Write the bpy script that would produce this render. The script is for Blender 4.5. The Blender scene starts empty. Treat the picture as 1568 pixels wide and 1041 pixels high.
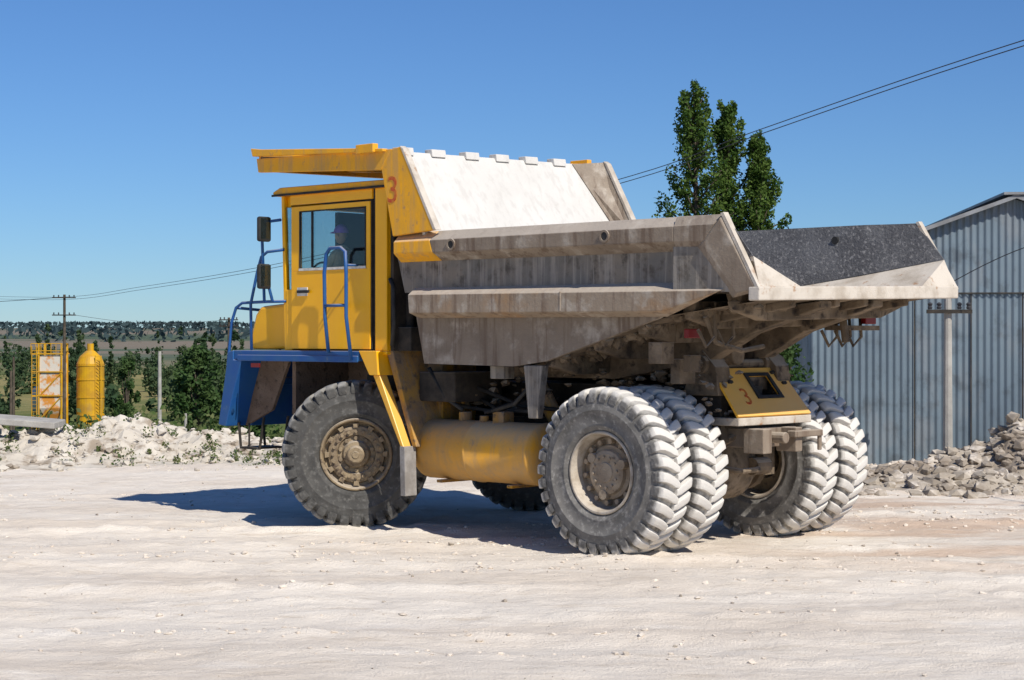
import bpy, bmesh, math, random
import numpy as np
from mathutils import Vector, Matrix
random.seed(7); rng=np.random.default_rng(7)
S=bpy.context.scene
S.view_settings.view_transform='Standard'
try: S.view_settings.look='None'
except: pass
COL=S.collection

# ---------------------------------------------------------------- materials
def mat(name,c1,c2=None,scale=3.0,lo=.35,hi=.65,rough=.7,metal=0.,bump=.0,bscale=40.,streak=None,samt=.5,dust=None,damt=.6,spec=.3,c3=None,s3=15.,l3=.55,h3=.7,sscale=9.,low=None):
    m=bpy.data.materials.new(name);m.use_nodes=True
    N=m.node_tree.nodes;L=m.node_tree.links
    b=N["Principled BSDF"];b.inputs["Roughness"].default_value=rough;b.inputs["Metallic"].default_value=metal
    b.inputs["Specular IOR Level"].default_value=spec
    tc=N.new("ShaderNodeTexCoord")
    def noise(sc,det=6,mp=None,rg=.6):
        n=N.new("ShaderNodeTexNoise");n.inputs["Scale"].default_value=sc;n.inputs["Detail"].default_value=det;n.inputs["Roughness"].default_value=rg
        if mp:
            q=N.new("ShaderNodeMapping");q.inputs["Scale"].default_value=mp;L.new(tc.outputs["Object"],q.inputs[0]);L.new(q.outputs[0],n.inputs["Vector"])
        else: L.new(tc.outputs["Object"],n.inputs["Vector"])
        return n.outputs["Fac"]
    def rmp(s,a,bb,t=1.0):
        r=N.new("ShaderNodeMapRange");r.inputs[1].default_value=a;r.inputs[2].default_value=bb;r.inputs[4].default_value=t;r.interpolation_type='SMOOTHSTEP'
        L.new(s,r.inputs[0]);return r.outputs[0]
    def mix(f,a,bb):
        x=N.new("ShaderNodeMix");x.data_type='RGBA';L.new(f,x.inputs[0])
        for v,i in ((a,6),(bb,7)):
            if isinstance(v,tuple): x.inputs[i].default_value=(*v,1)
            else: L.new(v,x.inputs[i])
        return x.outputs[2]
    col=c1
    if c2: col=mix(rmp(noise(scale),lo,hi),c1,c2)
    if c3: col=mix(rmp(noise(s3,8),l3,h3),col,c3)
    if streak: col=mix(rmp(noise(1.,7,(sscale,sscale,.7)),.48,.66,samt),col,streak)
    if low:
        sp=N.new("ShaderNodeSeparateXYZ");L.new(tc.outputs["Object"],sp.inputs[0])
        ma=N.new("ShaderNodeMath");ma.operation='MULTIPLY_ADD';ma.inputs[1].default_value=1.6;L.new(noise(4,8),ma.inputs[0]);L.new(sp.outputs[2],ma.inputs[2])
        r=N.new("ShaderNodeMapRange");r.inputs[1].default_value=low[1];r.inputs[2].default_value=low[0];r.inputs[4].default_value=low[2];L.new(ma.outputs[0],r.inputs[0])
        col=mix(r.outputs[0],col,low[3])
    if dust:
        g=N.new("ShaderNodeNewGeometry");sp=N.new("ShaderNodeSeparateXYZ");L.new(g.outputs["Normal"],sp.inputs[0])
        col=mix(rmp(sp.outputs[2],.15,.9,damt),col,dust)
    if isinstance(col,tuple): b.inputs["Base Color"].default_value=(*col,1)
    else: L.new(col,b.inputs["Base Color"])
    if bump>0:
        bp=N.new("ShaderNodeBump");bp.inputs["Strength"].default_value=bump;bp.inputs["Distance"].default_value=.02
        L.new(noise(bscale,8),bp.inputs["Height"]);L.new(bp.outputs[0],b.inputs["Normal"])
    return m
DUST=(.62,.56,.48)
M={}
M['yel']=mat('yellow_paint',(.96,.48,.002),(.92,.44,.003),2.,rough=.36,spec=.45,c3=(.66,.38,.07),s3=6.,l3=.66,h3=.85,dust=DUST,damt=.3,bump=.03,low=(2.5,3.3,.3,(.56,.37,.14)))
M['yeld']=mat('yellow_paint_dirty',(.86,.40,.008),(.68,.34,.03),2.2,.4,.7,rough=.5,c3=(.42,.23,.09),s3=7.,l3=.58,h3=.76,streak=(.46,.28,.12),samt=.5,dust=DUST,damt=.5,bump=.14,low=(1.5,2.4,.6,(.42,.29,.16)))
M['yelm']=mat('muddy_yellow_paint',(.50,.25,.025),(.22,.14,.075),3.,.35,.65,rough=.8,c3=(.10,.07,.045),s3=8.,l3=.5,h3=.7,streak=(.30,.21,.13),samt=.6,dust=DUST,damt=.5,bump=.4)
M['blue']=mat('blue_paint',(.012,.08,.28),(.02,.095,.26),4.,rough=.42,c3=(.18,.2,.22),s3=8.,l3=.62,h3=.85,dust=DUST,damt=.4,bump=.05)
M['box']=mat('worn_steel_body',(.27,.215,.16),(.20,.155,.115),1.6,.35,.7,rough=.75,c3=(.40,.345,.28),s3=4.,l3=.5,h3=.72,streak=(.14,.095,.065),samt=.8,dust=(.56,.49,.41),damt=.55,bump=.35,bscale=22)
M['boxp']=mat('worn_steel_panel',(.165,.152,.135),(.24,.20,.155),1.8,.35,.7,rough=.75,c3=(.095,.08,.065),s3=6.,l3=.48,h3=.7,streak=(.38,.34,.29),samt=.6,sscale=13,bump=.35,bscale=22)
M['boxo']=mat('rust_tinted_steel',(.30,.235,.17),(.34,.21,.11),1.3,.48,.7,rough=.7,c3=(.42,.36,.29),s3=4.,l3=.5,h3=.7,streak=(.16,.105,.07),samt=.75,dust=(.56,.49,.41),damt=.55,bump=.35,bscale=22)
M['chalk']=mat('chalk_coated_steel',(.62,.595,.55),(.57,.545,.50),1.2,.35,.75,rough=.9,c3=(.44,.41,.37),s3=3.5,l3=.64,h3=.8,streak=(.50,.47,.43),samt=.55,bump=.35,bscale=14)
M['lip']=mat('chalky_edge_steel',(.58,.52,.44),(.40,.34,.27),2.5,.4,.7,rough=.85,c3=(.34,.19,.10),s3=7.,l3=.57,h3=.73,bump=.3)
M['grit']=mat('dark_grit_lining',(.125,.125,.13),(.085,.085,.09),2.,rough=.95,c3=(.27,.26,.255),s3=24.,l3=.5,h3=.72,bump=1.,bscale=30)
M['under']=mat('muddy_underside',(.13,.095,.062),(.25,.19,.13),2.5,.4,.7,rough=.95,c3=(.05,.038,.03),s3=6.,l3=.5,h3=.68,dust=DUST,damt=.5,bump=.9,bscale=14)
M['frame']=mat('dark_frame',(.03,.026,.022),(.075,.06,.045),3.,.4,.7,rough=.85,dust=(.35,.31,.26),damt=.5,bump=.4,bscale=20)
M['mud']=mat('mud_panel',(.15,.10,.068),(.22,.155,.11),3.,.4,.7,rough=.95,c3=(.07,.05,.035),s3=12.,l3=.5,h3=.7,bump=.8,bscale=25)
M['black']=mat('black_rubber',(.02,.02,.02),(.04,.038,.035),6.,rough=.7)
M['flap']=mat('dusty_flap',(.34,.32,.30),(.22,.20,.18),4.,rough=.9,bump=.2)
M['rimr']=mat('rim_beige',(.36,.29,.21),(.26,.20,.14),5.,rough=.75,c3=(.14,.10,.07),s3=14.,l3=.55,h3=.7,dust=DUST,damt=.5,bump=.3)
M['rimf']=mat('rim_brown',(.20,.15,.095),(.30,.23,.14),5.,rough=.7,c3=(.08,.055,.04),s3=14.,l3=.5,h3=.7,dust=DUST,damt=.4,bump=.3)
M['axle']=mat('muddy_axle',(.14,.105,.07),(.24,.185,.13),4.,rough=.9,c3=(.06,.045,.035),s3=9.,l3=.5,h3=.7,dust=DUST,damt=.4,bump=.7,bscale=16)
M['rimfl']=mat('rim_flange',(.50,.44,.36),(.34,.28,.21),6.,rough=.75,bump=.2)
M['red']=mat('red_paint',(.48,.06,.02),(.55,.20,.03),14.,rough=.6)
M['lamp']=mat('tail_lamp_red',(.18,.01,.01),rough=.3)
M['white']=mat('white_trim',(.7,.68,.62),(.5,.47,.42),8.,rough=.6)
M['purple']=mat('purple_cloth',(.30,.14,.58),(.24,.10,.46),12.,rough=.9)
M['shirt']=mat('work_shirt',(.50,.43,.30),(.40,.34,.24),12.,rough=.9)
M['skin']=mat('skin',(.52,.31,.20),(.46,.27,.17),12.,rough=.6)
M['tan']=mat('tan_cloth',(.20,.16,.12),(.15,.12,.09),9.,rough=.9)
M['dark']=mat('cab_interior',(.05,.05,.055),rough=.8)
M['conc']=mat('concrete',(.42,.40,.36),(.32,.30,.27),3.,rough=.9,bump=.3)
M['wire']=mat('wire',(.04,.04,.045),rough=.6)
M['orange']=mat('orange_plant_paint',(.62,.25,.04),(.62,.56,.48),.9,.45,.55,rough=.7)
M['wtank']=mat('white_tank',(.6,.6,.56),rough=.6)
M['syel']=mat('yellow_silo_paint',(.66,.36,.01),(.50,.26,.02),1.,rough=.5,streak=(.35,.22,.08),samt=.5,sscale=1.5)
M['bark']=mat('bark',(.12,.095,.07),(.07,.055,.04),3.,rough=.95,bump=.5)
g=bpy.data.materials.new('window_glass');g.use_nodes=True;N=g.node_tree.nodes;L=g.node_tree.links
N.clear();o_=N.new("ShaderNodeOutputMaterial");mx=N.new("ShaderNodeMixShader");tr=N.new("ShaderNodeBsdfTransparent");gl=N.new("ShaderNodeBsdfGlossy")
tr.inputs[0].default_value=(.80,.86,.86,1);gl.inputs[1].default_value=.03;mx.inputs[0].default_value=.06
L.new(tr.outputs[0],mx.inputs[1]);L.new(gl.outputs[0],mx.inputs[2]);L.new(mx.outputs[0],o_.inputs[0])
M['glass']=g
def leafmat(name,a,b_,sc,spec=.2):
    m=mat(name,a,b_,sc,.38,.62,rough=.65,spec=spec)
    N=m.node_tree.nodes;L=m.node_tree.links;b=N["Principled BSDF"]
    t=N.new("ShaderNodeBsdfTranslucent");x=N.new("ShaderNodeMixShader");x.inputs[0].default_value=.3
    src=b.inputs["Base Color"].links[0].from_socket;L.new(src,t.inputs[0])
    L.new(b.outputs[0],x.inputs[1]);L.new(t.outputs[0],x.inputs[2]);L.new(x.outputs[0],N["Material Output"].inputs[0]);return m
M['leafp']=leafmat('poplar_leaves',(.05,.10,.016),(.12,.18,.035),1.0)
M['leafb']=leafmat('bush_leaves',(.035,.08,.02),(.08,.13,.04),.8)
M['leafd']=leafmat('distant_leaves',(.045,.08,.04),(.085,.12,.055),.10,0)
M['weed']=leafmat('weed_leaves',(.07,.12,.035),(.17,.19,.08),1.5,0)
M['leafhaze']=leafmat('hazed_hill_leaves',(.055,.085,.09),(.065,.095,.095),.01,0)  # distance haze is mixed into the bluish-grey leaf colour
def tyremat(name,tread,side,a=.96,bb=1.02):
    m=mat(name,side,tuple(c*.6 for c in side),4.,.35,.7,rough=.85,c3=tuple(min(c*1.8,.6) for c in side),s3=14.,l3=.48,h3=.75,bump=.25,bscale=30)
    N=m.node_tree.nodes;L=m.node_tree.links;b=N["Principled BSDF"];src=b.inputs["Base Color"].links[0].from_socket
    tc=N.new("ShaderNodeTexCoord");sp=N.new("ShaderNodeSeparateXYZ");L.new(tc.outputs["Object"],sp.inputs[0])
    cb=N.new("ShaderNodeCombineXYZ");L.new(sp.outputs[0],cb.inputs[0]);L.new(sp.outputs[2],cb.inputs[1])
    ln=N.new("ShaderNodeVectorMath");ln.operation='LENGTH';L.new(cb.outputs[0],ln.inputs[0])
    nz=N.new("ShaderNodeTexNoise");nz.inputs["Scale"].default_value=7.;nz.inputs["Detail"].default_value=8;L.new(tc.outputs["Object"],nz.inputs["Vector"])
    ma=N.new("ShaderNodeMath");ma.operation='MULTIPLY_ADD';ma.inputs[1].default_value=.12;L.new(nz.outputs["Fac"],ma.inputs[0]);L.new(ln.outputs["Value"],ma.inputs[2])
    r=N.new("ShaderNodeMapRange");r.inputs[1].default_value=a+.06;r.inputs[2].default_value=bb+.06;r.interpolation_type='SMOOTHSTEP';L.new(ma.outputs[0],r.inputs[0])
    x=N.new("ShaderNodeMix");x.data_type='RGBA';L.new(r.outputs[0],x.inputs[0]);L.new(src,x.inputs[6]);x.inputs[7].default_value=(*tread,1);L.new(x.outputs[2],b.inputs["Base Color"]);return m
M['tyrer']=tyremat('rear_tyre_rubber',(.62,.59,.54),(.185,.175,.16),.92,.99)
M['tyref']=tyremat('front_tyre_rubber',(.27,.26,.24),(.085,.082,.076),.95,1.01)

# ---------------------------------------------------------------- mesh helpers
def empty(name,loc=(0,0,0),rz=0):
    o=bpy.data.objects.new(name,None);COL.objects.link(o);o.location=loc;o.rotation_euler=(0,0,rz);return o
def obj(name,V,F,m,parent=None,smooth=False,recalc=True,bevel=0):
    me=bpy.data.meshes.new(name);me.from_pydata([tuple(map(float,v)) for v in V],[],[tuple(f) for f in F])
    if recalc:
        bm=bmesh.new();bm.from_mesh(me);bmesh.ops.recalc_face_normals(bm,faces=bm.faces);bm.to_mesh(me);bm.free()
    if smooth: me.polygons.foreach_set("use_smooth",[True]*len(me.polygons))
    me.materials.append(M[m] if isinstance(m,str) else m)
    o=bpy.data.objects.new(name,me);COL.objects.link(o)
    if parent: o.parent=parent
    if bevel:
        b=o.modifiers.new("b",'BEVEL');b.width=bevel;b.segments=2;b.limit_method='ANGLE';b.angle_limit=.6
    return o
class G:
    """accumulates geometry; axis convention u=x, v=y, z"""
    def __init__(s): s.V=[];s.F=[]
    def add(s,V,F):
        n=len(s.V);s.V+=[tuple(v) for v in V];s.F+=[tuple(i+n for i in f) for f in F];return s
    def frus(s,A,va,B,vb):
        n=len(A);V=[(p[0],va,p[1]) for p in A]+[(p[0],vb,p[1]) for p in B]
        F=[tuple(range(n)),tuple(range(2*n-1,n-1,-1))]+[(i,(i+1)%n,(i+1)%n+n,i+n) for i in range(n)]
        return s.add(V,F)
    def pris(s,A,v0,v1): return s.frus(A,v0,A,v1)
    def box(s,x0,x1,y0,y1,z0,z1): return s.pris([(x0,z0),(x1,z0),(x1,z1),(x0,z1)],y0,y1)
    def hexa(s,P):
        return s.add(P,[(0,1,2,3),(7,6,5,4),(0,1,5,4),(1,2,6,5),(2,3,7,6),(3,0,4,7)])
    def tube(s,P,r,n=8,caps=True):
        P=[Vector(p) for p in P];V=[];F=[];R=r if isinstance(r,(list,tuple)) else [r]*len(P)
        up=None
        for i,p in enumerate(P):
            d=(P[min(i+1,len(P)-1)]-P[max(i-1,0)]).normalized()
            if up is None: up=d.orthogonal().normalized()
            up=(up-d*up.dot(d)).normalized();w=d.cross(up)
            for k in range(n):
                a=2*math.pi*k/n;V.append(p+(up*math.cos(a)+w*math.sin(a))*R[i])
        for i in range(len(P)-1):
            for k in range(n):
                a=i*n+k;b=i*n+(k+1)%n;F.append((a,b,b+n,a+n))
        if caps: F+=[tuple(range(n)),tuple(range((len(P)-1)*n,len(P)*n))]
        return s.add(V,F)
    def lathe(s,prof,c=(0,0,0),n=64,ax='y'):
        V=[];F=[];m=len(prof)
        for i in range(n):
            a=2*math.pi*i/n;ca,sa=math.cos(a),math.sin(a)
            for (y,r) in prof:
                if ax=='y': V.append((c[0]+r*ca,c[1]+y,c[2]+r*sa))
                elif ax=='x': V.append((c[0]+y,c[1]+r*ca,c[2]+r*sa))
                else: V.append((c[0]+r*ca,c[1]+r*sa,c[2]+y))
        for i in range(n):
            j=(i+1)%n
            for k in range(m-1): F.append((i*m+k,i*m+k+1,j*m+k+1,j*m+k))
        return s.add(V,F)
    def done(s,name,m,parent=None,**k): return obj(name,s.V,s.F,m,parent,**k)

def vn(x,y,seed=0):
    xi=np.floor(x).astype(np.int64);yi=np.floor(y).astype(np.int64);fx=x-xi;fy=y-yi
    fx=fx*fx*(3-2*fx);fy=fy*fy*(3-2*fy)
    def h(a,b):
        t=(a*374761393+b*668265263+seed*974711)&0xffffffff
        t=((t^(t>>13))*1274126177)&0xffffffff
        return ((t^(t>>16))&0xffff)/65535.
    return (h(xi,yi)*(1-fx)+h(xi+1,yi)*fx)*(1-fy)+(h(xi,yi+1)*(1-fx)+h(xi+1,yi+1)*fx)*fy
def fbm(x,y,o=4,seed=0):
    r=0;a=.5
    for i in range(o): r=r+a*vn(x*2**i,y*2**i,seed+i);a*=.5
    return r
def ss(x,a,b): 
    t=np.clip((x-a)/(b-a),0,1);return t*t*(3-2*t)

# ---------------------------------------------------------------- terrain
TR=[(18.2,.02,.32,.05),(20.0,-.015,.3,.045),(16.2,.03,.35,.035),(23.8,.05,.35,.055),(25.2,.05,.35,.045),(29.5,-.02,.4,.03),(14.8,-.02,.3,.03),(21.6,.03,.3,.04)]
def tz(x,y):
    x=np.asarray(x,float);y=np.asarray(y,float)
    left=1-ss(x,-3+ (y-40)*.02,3+(y-40)*.05)
    z=-5.2*ss(y,44,95)*left
    z=z-.12*ss(y,25,31)*(1-ss(x,-4.5,-1))
    z=z+ss(y,420,2200)*22*(1+.25*(fbm(x/500+5,y/700,3,3)-.45)) 
    z=z+ss(y,60,200)*(fbm(x/40,y/40,3,9)-.45)*1.2
    near=1-ss(y,44,52)
    d=(fbm(x*.5,y*.8,4,1)-.47)*.11+(fbm(x*3,y*4,4,2)-.47)*.065
    d=d+(vn(x*9,y*11,5)-.5)*.016
    for (y0,sl,w,dep) in TR:
        yy=y-(y0+sl*x+.25*np.sin(x*.35+y0));d=d-dep*np.exp(-(yy/w)**2)+dep*1.3*np.exp(-((np.abs(yy)-w*1.6)/(w*.4))**2)*vn(x*4,y*4.5,8)*vn(x*.7,y,18)*1.6
    return z+d*near*.8
def axis(lo,d0,d1,hi,step):
    mid=np.arange(d0,d1,step);a=[];s=step;p=d0
    while p>lo: s*=1.25;p-=s;a.append(p)
    b=[];s=step;p=d1
    while p<hi: s*=1.12;p+=s;b.append(p)
    return np.array(a[::-1]+list(mid)+b)
xs=axis(-3500,-15,15,3500,.085);ys=axis(-60,12.5,47,7000,.075)
X,Y=np.meshgrid(xs,ys);Z=tz(X,Y)
nx,ny=len(xs),len(ys)
me=bpy.data.meshes.new("ground")
co=np.stack([X.ravel(),Y.ravel(),Z.ravel()],1).astype(np.float32)
ii=(np.arange(ny-1)[:,None]*nx+np.arange(nx-1)[None,:]).ravel()
Q=np.stack([ii,ii+1,ii+nx+1,ii+nx],1).astype(np.int32)
me.vertices.add(len(co));me.vertices.foreach_set("co",co.ravel())
me.loops.add(Q.size);me.loops.foreach_set("vertex_index",Q.ravel())
me.polygons.add(len(Q));me.polygons.foreach_set("loop_start",np.arange(0,Q.size,4,dtype=np.int32));me.polygons.foreach_set("loop_total",np.full(len(Q),4,dtype=np.int32))
me.polygons.foreach_set("use_smooth",np.ones(len(Q),dtype=bool));me.update();me.validate()
ground=bpy.data.objects.new("ground",me);COL.objects.link(ground)
m=bpy.data.materials.new("chalk_ground");m.use_nodes=True;N=m.node_tree.nodes;L=m.node_tree.links;b=N["Principled BSDF"];b.inputs["Roughness"].default_value=.95;b.inputs["Specular IOR Level"].default_value=.1
tc=N.new("ShaderNodeTexCoord")
def nz(sc,det=8,mp=(1,1,1),rg=.6):
    q=N.new("ShaderNodeMapping");q.inputs["Scale"].default_value=mp;L.new(tc.outputs["Object"],q.inputs[0])
    n=N.new("ShaderNodeTexNoise");n.inputs["Scale"].default_value=sc;n.inputs["Detail"].default_value=det;n.inputs["Roughness"].default_value=rg;L.new(q.outputs[0],n.inputs["Vector"]);return n.outputs["Fac"]
def mr(s,a,bb,t=1.,f=0.):
    r=N.new("ShaderNodeMapRange");r.inputs[1].default_value=a;r.inputs[2].default_value=bb;r.inputs[3].default_value=f;r.inputs[4].default_value=t;r.interpolation_type='SMOOTHSTEP';L.new(s,r.inputs[0]);return r.outputs[0]
def mixc(f,a,bb):
    x=N.new("ShaderNodeMix");x.data_type='RGBA'
    if isinstance(f,float): x.inputs[0].default_value=f
    else: L.new(f,x.inputs[0])
    for v,i in ((a,6),(bb,7)):
        if isinstance(v,tuple): x.inputs[i].default_value=(*v,1)
        else: L.new(v,x.inputs[i])
    return x.outputs[2]
def mth(op,a,bb):
    x=N.new("ShaderNodeMath");x.operation=op
    for v,i in ((a,0),(bb,1)):
        if isinstance(v,(int,float)): x.inputs[i].default_value=v
        else: L.new(v,x.inputs[i])
    return x.outputs[0]
sp=N.new("ShaderNodeSeparateXYZ");L.new(tc.outputs["Object"],sp.inputs[0])
c=mixc(mr(nz(.35,8,(.5,1.4,1)),.38,.66),(.80,.725,.625),(.72,.63,.525))
c=mixc(mr(nz(1.3,9,(.45,1.5,1)),.52,.72,.7),c,(.84,.775,.685))
c=mixc(mr(nz(3.2,10,(.35,1.5,1),.68),.52,.70,.7),c,(.59,.50,.395))
c=mixc(mr(nz(38,5),.60,.74,.55),c,(.46,.39,.31))
pink=mth('MULTIPLY',mr(nz(.6,8,(.35,1.3,1)),.40,.58),mth('MULTIPLY',mr(sp.outputs[0],.5,6.),mth('MULTIPLY',mr(sp.outputs[1],19.,22.),mr(sp.outputs[1],32.,27.))))
c=mixc(mth('MULTIPLY',pink,.85),c,(.56,.41,.30))
gr=mixc(mr(nz(.02,6,(1,.5,1)),.42,.58),(.10,.13,.04),(.27,.23,.10))
gr=mixc(mr(nz(.35,6),.5,.7,.6),gr,(.06,.10,.03))
far=mixc(mr(nz(.0035,3,(.35,1.6,1)),.44,.56),(.20,.17,.13),(.085,.115,.075))
gr=mixc(mr(sp.outputs[1],350,700),gr,far)
edge=mth('ADD',sp.outputs[1],mth('MULTIPLY',nz(.2,6),10.))
c=mixc(mr(edge,49.,54.),c,gr)
L.new(c,b.inputs["Base Color"])
bp=N.new("ShaderNodeBump");bp.inputs["Strength"].default_value=.8;bp.inputs["Distance"].default_value=.06
L.new(mth('ADD',nz(5,11,(.7,1.2,1),.72),mth('MULTIPLY',nz(45,6),.35)),bp.inputs["Height"]);L.new(bp.outputs[0],b.inputs["Normal"])
me.materials.append(m)

# ---------------------------------------------------------------- rocks
def ico(sub):
    bm=bmesh.new();bmesh.ops.create_icosphere(bm,subdivisions=sub,radius=1);V=np.array([v.co[:] for v in bm.verts]);F=np.array([[v.index for v in f.verts] for f in bm.faces]);bm.free();return V,F
IV,IF=ico(1)
def rocks(name,P,Sz,m,flat=.7,parent=None):
    VV=[];FF=[];n=len(IV)
    for i,(p,s) in enumerate(zip(P,Sz)):
        k=IV*(1+rng.uniform(-.42,.38,(n,1)))
        A=np.linalg.qr(rng.normal(size=(3,3)))[0]
        v=(k@A)*np.array([1,rng.uniform(.6,1.3),flat*rng.uniform(.6,1.2)])*s+np.array(p)
        VV.append(v);FF.append(IF+i*n)
    V=np.concatenate(VV);F=np.concatenate(FF)
    return obj(name,V.tolist(),F.tolist(),m,parent,recalc=False)
M['rockw']=mat('white_limestone',(.50,.45,.375),(.62,.57,.49),.8,.35,.65,rough=.95,c3=(.30,.245,.185),s3=1.6,l3=.48,h3=.64,bump=.5,bscale=8)
M['rockc']=mat('chalk_clods',(.70,.62,.52),(.58,.50,.41),.8,.35,.65,rough=.95,bump=.5,bscale=8)
M['rockb']=mat('grey_rubble',(.42,.365,.295),(.25,.205,.16),1.,.35,.65,rough=.95,c3=(.58,.52,.45),s3=3.,l3=.48,h3=.68,bump=.6,bscale=9)
n=1100;px=rng.uniform(-12,12,n);py=13+rng.uniform(0,1,n)**1.3*26
keep=rng.uniform(0,1,n)<(.28+fbm(px*.3,py*.5,3,77)*.7-.1);px,py=px[keep],py[keep]
sz=.006+.02*rng.uniform(0,1,len(px))**4
sz[:16]*=2.0
rocks("scattered_stones",np.stack([px,py,tz(px,py)+sz*.3],1),sz,'rockb')
cx=[];cy=[]
for (x0,x1,y0,y1,k) in ((-1.5,2,22.2,23.2,90),(2.5,7.5,19.6,20.6,60),(3.2,8.5,23.5,27.5,420),(-1.2,1.2,19.8,20.8,70),(-6,-2,20.4,21.2,35),(5,8,16.0,16.8,60)):
    cx+=list(rng.uniform(x0,x1,k));cy+=list(rng.uniform(y0,y1,k))
for (y0,sl,w_,dep) in TR:
    for k in range(420):
        x=rng.uniform(-12,12)
        if math.sin(x*1.3+y0*3)+math.sin(x*.5+y0)<-.2: continue
        cx.append(x);cy.append(y0+sl*x+.25*math.sin(x*.35+y0)+rng.choice([-1,1])*w_*1.6+rng.normal()*.09)
cx=np.array(cx);cy=np.array(cy);cs=.009+.034*rng.uniform(0,1,len(cx))**3
rocks("dirt_clods",np.stack([cx,cy,tz(cx,cy)+cs*.15],1),cs,'rockc',flat=.55)

def mound(name,x0,x1,y0,y1,hf,m,nr,smin,smax,step=.12,pw=3):
    top=empty(name)
    gx=np.arange(x0,x1,step);gy=np.arange(y0,y1,step);GX,GY=np.meshgrid(gx,gy)
    Zm=hf(GX,GY)+tz(GX,GY)
    V=np.stack([GX.ravel(),GY.ravel(),Zm.ravel()],1);w=len(gx)
    F=[(j*w+i,j*w+i+1,(j+1)*w+i+1,(j+1)*w+i) for j in range(len(gy)-1) for i in range(w-1)]
    obj("heap",V.tolist(),F,m,top,recalc=False)
    P=[];Z_=[]
    while len(P)<nr:
        x=rng.uniform(x0,x1);y=rng.uniform(y0,y1);hh=float(hf(np.array(x),np.array(y)))
        if hh<.03 and rng.uniform()>.12: continue
        s=smin+(smax-smin)*rng.uniform()**pw
        P.append((x,y,float(tz(x,y))+max(hh,0)+s*.2));Z_.append(s)
    rocks("chunks",P,Z_,m,parent=top,flat=.75)
    return top
def hl(x,y):
    H=np.interp(x,[-22,-12.5,-11.5,-10,-8.6,-7.6,-6.2,-4.5,-3,0],[1.15,1.0,.92,1.05,1.28,.9,.55,.45,.32,.0])
    c=40.3+.5*np.sin(x*.7);p=np.exp(-((y-c)/np.where(y<c,1.8,1.9))**2)
    return H*p*(.75+.8*(fbm(x*.9,y*.9,4,21)-.45)+.35*(vn(x*3,y*3,4)-.5)+.2*(vn(x*7,y*7,41)-.5))-.05
mound("rubble_berm",-22,0,36.2,46,hl,'rockw',4200,.015,.15,.1,4.)
def hr(x,y):
    H=np.interp(x,[4.5,6,6.8,7.6,8.6,9.6,11,15],[0,.16,.33,.5,.95,1.3,1.6,1.6])
    c=31.8+.2*(x-8);p=np.exp(-((y-c)/1.35)**2)
    return H*p*(.8+.7*(fbm(x*1.1,y*1.1,4,31)-.45)+.3*(vn(x*3.5,y*3.5,14)-.5))-.05
mound("rubble_pile",4.5,15,28.5,34.6,hr,'rockb',3200,.02,.17,.1,3.)
def hw(x,y): return .28*np.exp(-((y-33.4)/.7)**2)*ss(x,4.2,5.2)*(1-ss(x,9,10))*(.6+fbm(x,y,4,55))-.05
mound("chalk_spoil",3.5,10.5,32,34.6,hw,'rockc',500,.02,.10,.1)

# ---------------------------------------------------------------- foliage
def leafquads(C,size,up=.2):
    n=len(C);a=rng.normal(size=(n,3));a/=np.linalg.norm(a,axis=1)[:,None]
    b=rng.normal(size=(n,3));b-=a*(a*b).sum(1)[:,None];b/=np.linalg.norm(b,axis=1)[:,None]
    s=(size*rng.uniform(.6,1.3,n))[:,None]
    V=np.stack([C-a*s,C+b*s*.6,C+a*s,C-b*s*.6],1).reshape(-1,3)
    F=np.arange(4*n).reshape(-1,4);return V,F
def clumps(cent,rad,k,el=1.5):
    P=[]
    for c,r in zip(cent,rad):
        d=rng.normal(size=(k,3));d/=np.linalg.norm(d,axis=1)[:,None]
        rr=rng.uniform(.15,1,k)**.45
        P.append(np.array(c)+d*rr[:,None]*np.array([r,r,r*el]))
    return np.concatenate(P)
def poplar(name,x,y,h,w,base,skew=0):
    t=empty(name,(x,y,base));g=G()
    g.tube([(0,0,-.3),(0,0,h*.3),(skew*.5,0,h*.65),(skew,0,h*.95)],[w*.08,w*.06,w*.035,.02],8)
    C=[];R=[]
    nb=72
    for i in range(nb):
        f=.10+.86*(i/nb)**.9;z0=h*f;a=i*2.4+rng.uniform(-.5,.5)
        prof=(min(1,(f)/.25)**.6)*(1-max(0,f-.55)/.47)**.55
        R0=w*.5*prof*rng.uniform(.45,1.18);lx=skew*f
        tip=(lx+R0*math.cos(a),R0*math.sin(a),z0+h*.09*(1.1-f)+rng.uniform(-.25,.3))
        g.tube([(lx*.9,0,z0-h*.05),((lx+tip[0])/2,tip[1]*.6,z0),tip],[.06,.04,.015],5)
        for q in (.4,.75,1.0):
            C.append((lx+(tip[0]-lx)*q+rng.uniform(-.14,.14),tip[1]*q+rng.uniform(-.14,.14),z0-h*.04+(tip[2]-z0+h*.04)*q))
            R.append(w*.115*(.5+.6*prof)*rng.uniform(.55,1.4))
    g.done("trunk_and_limbs",'bark',t,smooth=True)
    V,F=leafquads(clumps(C,R,76,1.7),.085)
    obj("leaves",V.tolist(),F.tolist(),'leafp',t,recalc=False);return t
poplar("poplar_tree",8.40,80,14.35,3.0,0,-.2)
poplar("poplar_tree",9.95,81,13.9,2.25,0,-.1)
poplar("poplar_tree",11.35,80.5,12.2,2.2,0,-.15)
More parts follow.
